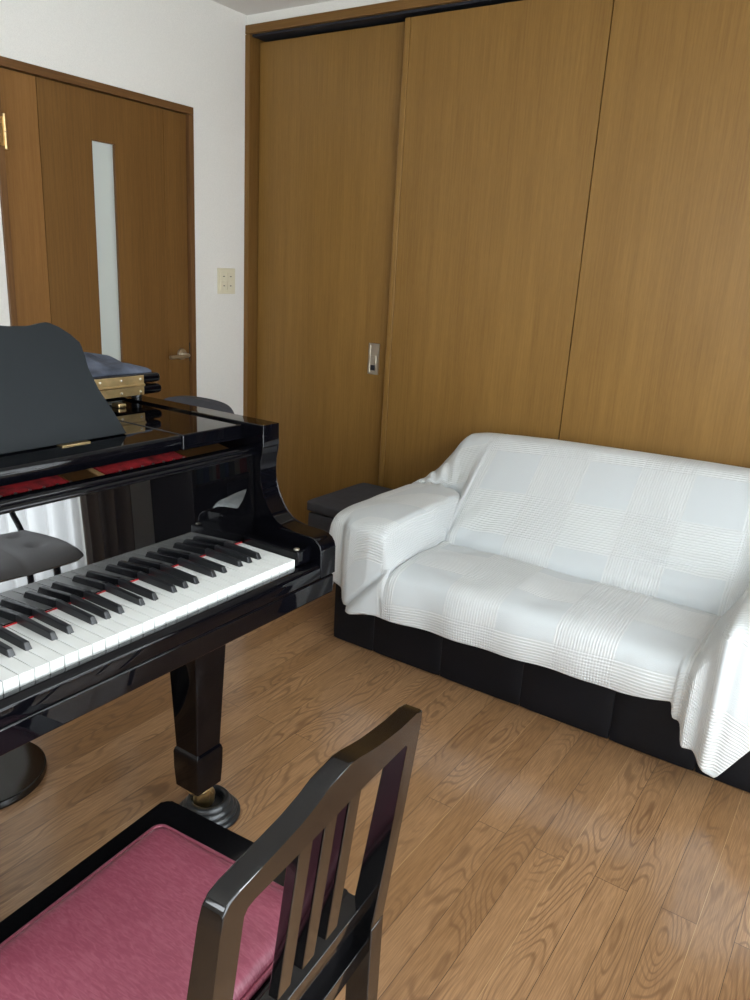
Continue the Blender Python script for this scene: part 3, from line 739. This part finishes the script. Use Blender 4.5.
# seat frame and cushion
def lb(x0, x1, y0, y1, z0, z1, bev=.003, seg=3, fn=wl):
    bm = bmesh.new(); box(bm, x0, x1, y0, y1, z0, z1, bev=bev, seg=seg)
    for v in bm.verts: v.co = fn(*v.co)
    return bm
sx0, sx1, sy0, sy1, sz = -.429, -.064, -.300, .158, .470
def rring(x0, x1, y0, y1, r, n=6):
    pts = []
    for cx, cy, a0 in ((x1-r, y1-r, 0), (x0+r, y1-r, 90), (x0+r, y0+r, 180), (x1-r, y0+r, 270)):
        for k in range(n+1):
            a = math.radians(a0+90*k/n); pts.append((cx+r*math.cos(a), cy+r*math.sin(a)))
    return pts
bm = bmesh.new(); prism(bm, [wl(x, y, sz-.045) for x, y in rring(sx0, sx1, sy0, sy1, .012)], (0, 0, .045), bev=.004, seg=3)
fin(bm, 'seat_frame', M_CHAIRBLK, pc, smooth=40)
# cushion: rounded superellipsoid-edged pad
bm = bmesh.new(); cx0, cx1, cy0, cy1 = -.386, -.088, -.244, .100
n = 40; grid = []
for i in range(n+1):
    row = []
    for j in range(n+1):
        u = -1+2*i/n; v = -1+2*j/n
        x = (cx0+cx1)/2+(cx1-cx0)/2*u; y = (cy0+cy1)/2+(cy1-cy0)/2*v
        e = max(abs(u), abs(v))
        ru, rv = (1-abs(u))*(cx1-cx0)/2, (1-abs(v))*(cy1-cy0)/2
        d = min(ru, rv) if max(ru, rv) > .02 else .02-math.hypot(.02-ru, .02-rv)
        d = max(d, 0)
        z = sz+.003+.016*(1-math.exp(-d/.006))+.012*(1-math.exp(-d/.06))
        if max(ru, rv) < .02:       # round the corners in plan
            k = .02-min(.02, math.hypot(.02-ru, .02-rv))
        row.append(bm.verts.new(wl(x, y, z)))
    grid.append(row)
for i in range(n):
    for j in range(n): bm.faces.new((grid[i][j], grid[i+1][j], grid[i+1][j+1], grid[i][j+1]))
bd = [grid[i][0] for i in range(n)]+[grid[n][j] for j in range(n)]+[grid[i][n] for i in range(n, 0, -1)]+[grid[0][j] for j in range(n, 0, -1)]
lo = [bm.verts.new((v.co.x, v.co.y, sz+.0005)) for v in bd]
for k in range(len(bd)): bm.faces.new((bd[k], lo[k], lo[(k+1) % len(bd)], bd[(k+1) % len(bd)]))
bm.faces.new(lo)
cu = fin(bm, 'seat_cushion', M_VINYL, pc, smooth=60)
bm = bmesh.new(); rr = rring(cx0-.003, cx1+.003, cy0-.003, cy1+.003, .014)
tube(bm, [wl(x, y, sz+.0045) for x, y in rr+rr[:1]], .0042, 8, cap=False); fin(bm, 'piping', M_VINYL, cu, smooth=60)
for yy in (sy0+.018, sy1-.018):
    bm = bmesh.new(); box(bm, -.018, .018, -.018, .018, 0, sz-.0455, bev=.003)
    for v in bm.verts:
        t = 1-.25*(1-v.co.z/sz); v.co = wl(sx0+.024+v.co.x*t, yy+v.co.y*t, v.co.z)
    fin(bm, 'front_leg', M_CHAIRBLK, pc)
for yy in (sy0+.018, sy1-.018):
    fin(lb(sx0+.03, -.036, yy-.009, yy+.009, .17, .205), 'side_stretcher', M_CHAIRBLK, pc)
fin(lb(-.066, -.048, -.185, .150, .375, .468), 'adjusting_rack', M_CHAIRBLK, pc)

# ------------------------------------------------------------------ sofa
SX0, SX1 = -1.535, .045
sofa = thing('sofa', 'black leather two-seat sofa under a white throw against the sliding doors', 'sofa', (-.74, 2.5, 0))
def pillow_box(x0, x1, y0, y1, z0, z1, puff=.012, r=.03, n=10):
    bm = bmesh.new(); box(bm, x0, x1, y0, y1, z0, z1)
    bmesh.ops.subdivide_edges(bm, edges=bm.edges, cuts=n, use_grid_fill=True)
    c = Vector(((x0+x1)/2, (y0+y1)/2, (z0+z1)/2)); hs = Vector(((x1-x0)/2, (y1-y0)/2, (z1-z0)/2))
    for v in bm.verts:
        d = v.co-c; inner = Vector([max(-h+r, min(h-r, q)) for q, h in zip(d, hs)])
        w = d-inner
        if w.length > 1e-9: w = w.normalized()*r
        f = [1-(q/h)**2 for q, h in zip(d, hs)]
        add = Vector((0, 0, 0))
        for a in range(3):
            if abs(abs(d[a])-hs[a]) < 1e-6:
                o_ = [b for b in range(3) if b != a]
                add[a] += math.copysign(puff*max(f[o_[0]], 0)**.5*max(f[o_[1]], 0)**.5, d[a])
        v.co = c+inner+w+add
    return bm
seams = [SX0, -1.357, -1.080, -.785, -.493, -.245, SX1]
fin(B(SX0+.02, SX1-.02, 2.125, 2.88, .004, .17), 'sofa_base', M_LEATHER, sofa)
for a, b_ in zip(seams, seams[1:]):
    fin(pillow_box(a+.0005, b_-.0005, 2.096, 2.135, .004, .235, puff=.0025, r=.006), 'front_panel', M_LEATHER, sofa, smooth=60)
fin(B(SX0+.004, SX0+.03, 2.15, 2.87, .004, .235, bev=.006), 'side_panel', M_LEATHER, sofa)
fin(B(SX1-.03, SX1-.004, 2.15, 2.87, .004, .235, bev=.006), 'side_panel', M_LEATHER, sofa)
for k in range(2):
    a = -1.27+k*.515
    fin(pillow_box(a, a+.51, 2.095, 2.45, .20, .335, puff=.01, r=.03), 'seat_cushion', M_LEATHER, sofa, smooth=60)
fin(pillow_box(SX0+.01, -1.295, 2.115, 2.80, .2, .475, puff=.006, r=.03), 'armrest', M_LEATHER, sofa, smooth=60)
fin(pillow_box(-.205, SX1-.01, 2.115, 2.80, .2, .475, puff=.006, r=.03), 'armrest', M_LEATHER, sofa, smooth=60)
bm = bmesh.new(); prism(bm, [(-1.42, 2.50, .20), (-1.42, 2.875, .20), (-1.42, 2.875, .68), (-1.42, 2.80, .685), (-1.42, 2.76, .66)], (1.35, 0, 0), bev=.02, seg=3)
fin(bm, 'backrest', M_LEATHER, sofa)

# throw blanket: columns across the sofa, each a section from behind the back, over the seat, down the front
#        x     back  low   yseam hem   yfront
cols_ = [(-1.556, .36, .24, 2.56, .230, 2.100),
         (-1.553, .43, .34, 2.56, .240, 2.082),
         (-1.546, .495, .470, 2.57, .245, 2.062),
         (-1.534, .512, .496, 2.58, .245, 2.052),
         (-1.505, .560, .503, 2.60, .238, 2.046),
         (-1.466, .610, .505, 2.61, .226, 2.044),
         (-1.452, .628, .506, 2.61, .186, 2.028),
         (-1.428, .665, .507, 2.62, .150, 2.022),
         (-1.400, .692, .508, 2.62, .146, 2.022),
         (-1.345, .704, .507, 2.61, .160, 2.018),
         (-1.305, .708, .503, 2.585, .168, 2.024),
         (-1.291, .709, .490, 2.55, .168, 2.028),
         (-1.284, .709, .450, 2.50, .168, 2.030),
         (-1.279, .710, .395, 2.44, .168, 2.030),
         (-1.273, .710, .350, 2.42, .168, 2.030),
         (-1.262, .710, .364, 2.42, .168, 2.030),
         (-1.230, .713, .362, 2.42, .168, 2.030),
         (-1.070, .722, .366, 2.42, .171, 2.030),
         (-.850, .728, .366, 2.42, .178, 2.030),
         (-.650, .732, .362, 2.425, .186, 2.030),
         (-.470, .735, .358, 2.43, .186, 2.030),
         (-.345, .736, .356, 2.43, .208, 2.030),
         (-.324, .737, .357, 2.43, .212, 2.028),
         (-.316, .737, .358, 2.43, .156, 2.008),
         (-.290, .738, .352, 2.44, .156, 2.012),
         (-.276, .738, .375, 2.45, .092, 1.992),
         (-.258, .738, .430, 2.48, .080, 1.984),
         (-.243, .738, .485, 2.54, .066, 1.980),
         (-.222, .737, .512, 2.59, .045, 1.980),
         (-.193, .735, .520, 2.61, .026, 1.984),
         (-.150, .728, .522, 2.62, .105, 1.994),
         (-.090, .715, .520, 2.62, .190, 2.006),
         (-.020, .600, .515, 2.61, .230, 2.030),
         (.030, .53, .505, 2.60, .245, 2.050),
         (.058, .49, .465, 2.58, .250, 2.065),
         (.066, .40, .30, 2.57, .235, 2.090)]
cols_ = [(c[0], c[1], c[2], c[3], H-(H-c[4])*(c[5]-.008)/2.06, c[5]) for c in cols_]
cols_ = [(c[0]+(.012 if -.27 < c[0] < -.12 else 0),)+c[1:] for c in cols_]
def section(back, low, ys, hem, yf):
    arm = back-low
    pts = [(2.893, max(low-.12, .2)), (2.893, back-.05), (2.880, back-.012), (2.845, back+.001), (2.800, back-.002), (2.762, back-.022)]
    for t in (.25, .5, .75, .93): 
        pts.append((2.762+(ys-2.762)*(t**.92), back-.022+(low+.006-back+.022)*t))
    pts += [(ys+.006, low-.004), (ys-.004, low-.016), (ys-.012, low-.004), (ys-.035, low+.006), ((ys+yf)/2+.05, low+.006), (yf+.15, low+.005), (yf+.06, low-.003), (yf+.018, low-.020), (yf+.002, low-.050)]
    z0 = low-.055
    for t in (.35, .7, 1.0): pts.append((yf-.006*math.sin(PI*t), z0+(hem-z0)*t))
    return pts
xs_path = smooth_path([(c[0], c[1], 0) for c in cols_], 1)
def interp_cols(nsub):
    out = []
    for i in range(len(cols_)-1):
        a, b_ = cols_[i], cols_[i+1]
        k = max(2, int(nsub*max(abs(b_[0]-a[0]), abs(b_[2]-a[2])*.9, abs(b_[4]-a[4])*.5)/.012))
        for q in range(k):
            t = q/k; p0 = cols_[max(i-1, 0)]; p3 = cols_[min(i+2, len(cols_)-1)]
            lin = [x+(y-x)*t for x, y in zip(a, b_)]
            out.append(lin)
    out.append(list(cols_[-1])); return out
cc = interp_cols(2)
# light smoothing of the column values
for _ in range(1):
    cc = [cc[0]]+[[(p+2*q+r)/4 for p, q, r in zip(cc[i-1], cc[i], cc[i+1])] for i in range(1, len(cc)-1)]+[cc[-1]]
NV = 190
rows3 = []
for c in cc:
    sec = smooth_path([(0, y, z) for y, z in section(*c[1:])], 6)
    acc = [0]
    for a, b_ in zip(sec, sec[1:]): acc.append(acc[-1]+(b_-a).length)
    rows3.append((c, sec, acc))
def at(sec, acc, s):
    import bisect
    k = min(max(bisect.bisect_right(acc, s)-1, 0), len(sec)-2)
    t = (s-acc[k])/max(acc[k+1]-acc[k], 1e-9); return sec[k].lerp(sec[k+1], t)
bm = bmesh.new(); uvl = bm.loops.layers.uv.new('UVMap'); G = []; UV = []
u_acc = 0; prev = None
for ci, (c, sec, acc) in enumerate(rows3):
    # control sections share topology: sample by control-index so seams line up
    row = []; uvrow = []
    n_s = len(sec)-1
    if prev is not None: u_acc += math.hypot(c[0]-prev[0], (c[2]-prev[2]))
    prev = c
    for j in range(NV+1):
        f = j/NV*n_s; k = min(int(f), n_s-1); t = f-k
        p = sec[k].lerp(sec[k+1], t); s = acc[k]+(acc[k+1]-acc[k])*t
        x = c[0]; y, z = p.y, p.z
        row.append([x, y, z]); uvrow.append((u_acc, s))
    G.append(row); UV.append(uvrow)
# creases and gentle waves
def sm(a, b_, x):
    t = max(0, min(1, (x-a)/(b_-a))); return t*t*(3-2*t)
for ci, row in enumerate(G):
    for j, q in enumerate(row):
        x, y, z = q
        front = sm(2.12, 2.04, y)
        low = sm(.36, .18, z)*front
        # front drop: soft vertical flutes growing towards the hem
        q[1] -= front*(.004*math.sin(x*31+1.2)+.006*noise.noise((x*7, z*3, .4)))*(.3+.7*low)
        # left arm front: corner of the throw swings outwards and the seat part bulges in front of it
        if x < -1.15 and front > 0:
            line = -1.275-(max(0, .36-z)/.17)*.150
            d = x-line
            q[1] -= front*(.014*sm(-.01, .035, d)*sm(.40, .30, z)*sm(-1.15, -1.28, x) - .016*math.exp(-(d/.010)**2)*sm(.42, .34, z))
        # right arm: pleats falling from the arm corner
        if x > -.36:
            pl = .012*math.sin((x+.36)*95)*sm(-.34, -.29, x)*sm(-.16, -.22, x)
            q[1] -= front*pl
            q[2] += 0
        # diagonal drags at both inner back corners
        for bx, sgn in ((-1.27, 1), (-.25, -1)):
            dx, dy = (x-bx)*sgn, y-2.45
            w = .35*math.exp(-((dx-.03)/.14)**2-(dy/.14)**2)
            ph = 70*(dx*.75-dy*.65)
            q[2] += w*.009*math.sin(ph); q[1] -= w*.005*math.sin(ph+.8)
        # bunched fabric at the top rear corner of the left arm
        w = math.exp(-((x+1.45)/.06)**2-((y-2.64)/.06)**2)
        q[2] += w*(.012+.010*math.sin(120*(x+1.47)+60*(y-2.6)))
        w = math.exp(-((x+.13)/.10)**2-((y-2.60)/.12)**2)
        q[2] += w*.012*math.sin(60*(x+.13)+40*(y-2.6))
        # seat undulations
        top = sm(2.06, 2.14, y)*sm(2.44, 2.36, y)
        q[2] += top*(.006*noise.noise((x*4.5, y*6, 2.1))+.0035*noise.noise((x*12, y*13, 7.7)))
        q[2] -= top*.010*math.exp(-((x+.775)/.05)**2)*.6
        bk = sm(2.45, 2.52, y)*sm(2.80, 2.74, y)
        q[1] -= bk*(.006*noise.noise((x*3.2, z*4, 9.2))+.003*noise.noise((x*11, z*9, 4.4)))
        q[1] -= bk*.010*sm(0, 1, math.exp(-((x+.45)/.18)**2-((z-.50)/.08)**2))
        # droop in the back: shallow curved folds low on the right of the back
        w = math.exp(-((x+.50)/.16)**2-((z-.46)/.07)**2)
        q[1] -= w*.006*math.sin(120*(z-.46)-((x+.5)*9)**2)
VV = [[bm.verts.new(q) for q in row] for row in G]
for i in range(len(VV)-1):
    for j in range(NV):
        f = bm.faces.new((VV[i][j], VV[i][j+1], VV[i+1][j+1], VV[i+1][j]))
        for lp, (a, b_) in zip(f.loops, ((i, j), (i, j+1), (i+1, j+1), (i+1, j))): lp[uvl].uv = UV[a][b_]
bl = fin(bm, 'throw_blanket', M_BLANKET, None, 0)
for p in bl.data.polygons: p.use_smooth = True
md = bl.modifiers.new('thickness', 'SOLIDIFY'); md.thickness = .004; md.offset = 0
tag(bl, 'white waffle-weave throw blanket draped over the whole sofa', 'blanket')

# ---- charcoal ottoman between piano and sofa
ot = thing('ottoman', 'charcoal fabric storage ottoman beside the left arm of the sofa', 'ottoman', (-1.80, 2.70, 0))
fin(pillow_box(-1.994, -1.60, 2.497, 2.915, .002, .300, puff=.003, r=.010), 'box_body', M_CHARCOAL, ot, smooth=60)
fin(pillow_box(-1.998, -1.594, 2.490, 2.918, .303, .354, puff=.006, r=.011), 'padded_lid', M_CHARCOAL, ot, smooth=60)

# ---- grey upholstered chair (one behind the piano, one by the window, mirrored in the fallboard)
M_GREYVEL2 = simple('mid_grey_chair_fabric', (.55, .55, .56), rough=.85, spec=.3, bump=.3, bscale=300)
def grey_chair(label, loc, rz, bz=.86, pb=.55, M_GREYVEL=M_GREYVEL):
    t = thing('padded_chair', label, 'chair', loc, rz, None)
    # seat: tufted round-cornered pad, local x right, y forward
    bm = bmesh.new(); n = 44; g = []
    for i in range(n+1):
        row = []
        for j in range(n+1):
            u = -1+2*i/n; v = -1+2*j/n
            k = math.sqrt(1-.28*v*v*u*u*1.0)
            x = .225*u*k*(1-.10*(v < 0)*abs(v)); y = .215*v*k
            e = max(abs(u), abs(v)); zz = .455+.045*(1-e**6)
            for a, b_ in ((-.09, .07), (.09, .07), (-.09, -.08), (.09, -.08)):
                zz -= .018*math.exp(-((x-a)**2+(y-b_)**2)/.0006)
            zz -= .006*math.exp(-(x/.012)**2)
            row.append((x, y, zz))
        g.append(row)
    T = [[bm.verts.new(q) for q in r] for r in g]
    Bo = [[bm.verts.new((q[0]*.97, q[1]*.97, .43+.02*max(abs(-1+2*i/n), abs(-1+2*j/n))**6)) for j, q in enumerate(r)] for i, r in enumerate(g)]
    for i in range(n):
        for j in range(n):
            bm.faces.new((T[i][j], T[i+1][j], T[i+1][j+1], T[i][j+1])); bm.faces.new((Bo[i][j], Bo[i][j+1], Bo[i+1][j+1], Bo[i+1][j]))
    for i in range(n):
        for (A_, B_) in (((i, 0), (i+1, 0)), ((i+1, n), (i, n)), ((0, i+1), (0, i)), ((n, i), (n, i+1))):
            bm.faces.new((T[A_[0]][A_[1]], Bo[A_[0]][A_[1]], Bo[B_[0]][B_[1]], T[B_[0]][B_[1]]))
    fin(bm, 'seat', M_GREYVEL, t, 60, local=True)
    # backrest: rounded-top curved pad
    bm = bmesh.new(); pts = [(-.20, pb+.03), (-.205, max(.70, pb+.06)), (-.195, bz-.055), (-.165, bz-.02), (-.11, bz-.004), (0, bz), (.11, bz-.004), (.165, bz-.02), (.195, bz-.055), (.205, max(.70, pb+.06)), (.20, pb+.03), (.17, pb), (-.17, pb)]
    pp = smooth_path([(x, 0, z) for x, z in pts], 4)
    prism(bm, [(p.x, -.205-.10*(p.z-.55)+.03*(p.x/.2)**2, p.z) for p in pp], (0, -.045, 0), bev=.012, seg=3)
    fin(bm, 'backrest', M_GREYVEL, t, 50, local=True)
    for sx in (-1, 1):
        bm = bmesh.new(); tube(bm, smooth_path([(sx*.15, -.268, .74), (sx*.155, -.262, .56), (sx*.165, -.245, .50), (sx*.17, -.18, .436), (sx*.17, -.05, .424)], 6), .010, 10); fin(bm, 'back_support', M_METALBLK, t, 50, local=True)
        for sy in (-1, 1):
            bm = bmesh.new(); tube(bm, [(sx*.13, sy*.11, .424), (sx*.145, sy*.125, .0)], lambda k: .012-.003*k, 10); fin(bm, 'leg', M_METALBLK, t, 50, local=True)
    return t
grey_chair('dark grey chair whose rounded back shows behind the piano by the door wall', (-2.215, 1.84, 0), PI, .806, .55, M_CHARCOAL)
grey_chair('grey tufted chair on black metal legs, mirrored in the piano fallboard', (.195, 1.27, 0), math.radians(98), .86, .665, M_GREYVEL2)

# ------------------------------------------------------------------ light
w = bpy.data.worlds.new('daylight'); bpy.context.scene.world = w; w.use_nodes = True
bg = w.node_tree.nodes['Background']; bg.inputs['Color'].default_value = (.80, .90, 1.0, 1); bg.inputs['Strength'].default_value = 1.6
def area(name, loc, rot, sx, sy, power, col, spread=180):
    l = bpy.data.lights.new(name, 'AREA'); l.shape = 'RECTANGLE'; l.size = sx; l.size_y = sy; l.energy = power; l.color = col
    l.spread = math.radians(spread)
    o = bpy.data.objects.new(name, l); C.objects.link(o); o.location = loc; o.rotation_euler = rot; return o
# daylight through the open part of the big window, through the lace, plus fill added at an assumed window behind the viewer
area('window_daylight', (XR-.005, .30, 1.05), (0, PI/2, 0), 1.85, 1.60, 31, (.90, .96, 1.0))
area('daylight_behind_lace', (XR+.07, 1.52, 1.05), (0, PI/2, 0), 1.85, .85, 52, (.90, .96, 1.0))
area('rear_fill', ((GX0+GX1)/2, YF+.005, (GZ0+GZ1)/2), (PI/2, 0, 0), GX1-GX0-.05, GZ1-GZ0-.05, 27, (.93, .97, 1.0))
area('hallway_fill', (XL-.6, 2.1, 2.3), (0, 0, 0), .6, .6, 8, (1, .98, .94))  # lamp added in the unseen hallway to light the frosted pane

# ------------------------------------------------------------------ camera
cam = bpy.data.cameras.new('camera'); co = bpy.data.objects.new('camera', cam); C.objects.link(co)
f = 766.954; pitch, roll, yaw = (math.radians(v) for v in (16.62506, 3.26063, -33.39491))
cy, sy = math.cos(yaw), math.sin(yaw); fwd0 = Vector((sy, cy, 0)); right0 = Vector((cy, -sy, 0)); up0 = Vector((0, 0, 1))
cp, sp = math.cos(pitch), math.sin(pitch); fwd = fwd0*cp-up0*sp; up = up0*cp+fwd0*sp
cr, sr = math.cos(roll), math.sin(roll); right = right0*cr+up*sr; up2 = up*cr-right0*sr
m = Matrix.Identity(4)
for r_ in range(3): m[r_][0] = right[r_]; m[r_][1] = up2[r_]; m[r_][2] = -fwd[r_]
m[2][3] = H
co.matrix_world = m
cam.sensor_fit = 'HORIZONTAL'; cam.sensor_width = 36; cam.lens = f*36/750; cam.clip_start = .02
sc = bpy.context.scene; sc.camera = co
sc.view_settings.view_transform = 'Standard'; sc.view_settings.look = 'None'; sc.view_settings.gamma = 1
sc.view_settings.use_curve_mapping = False; sc.view_settings.exposure = 0.93
sc.cycles.use_denoising = True; sc.cycles.max_bounces = 10; sc.cycles.diffuse_bounces = 6; sc.cycles.glossy_bounces = 6
sc.cycles.sample_clamp_indirect = 6; sc.cycles.caustics_reflective = False; sc.cycles.caustics_refractive = False
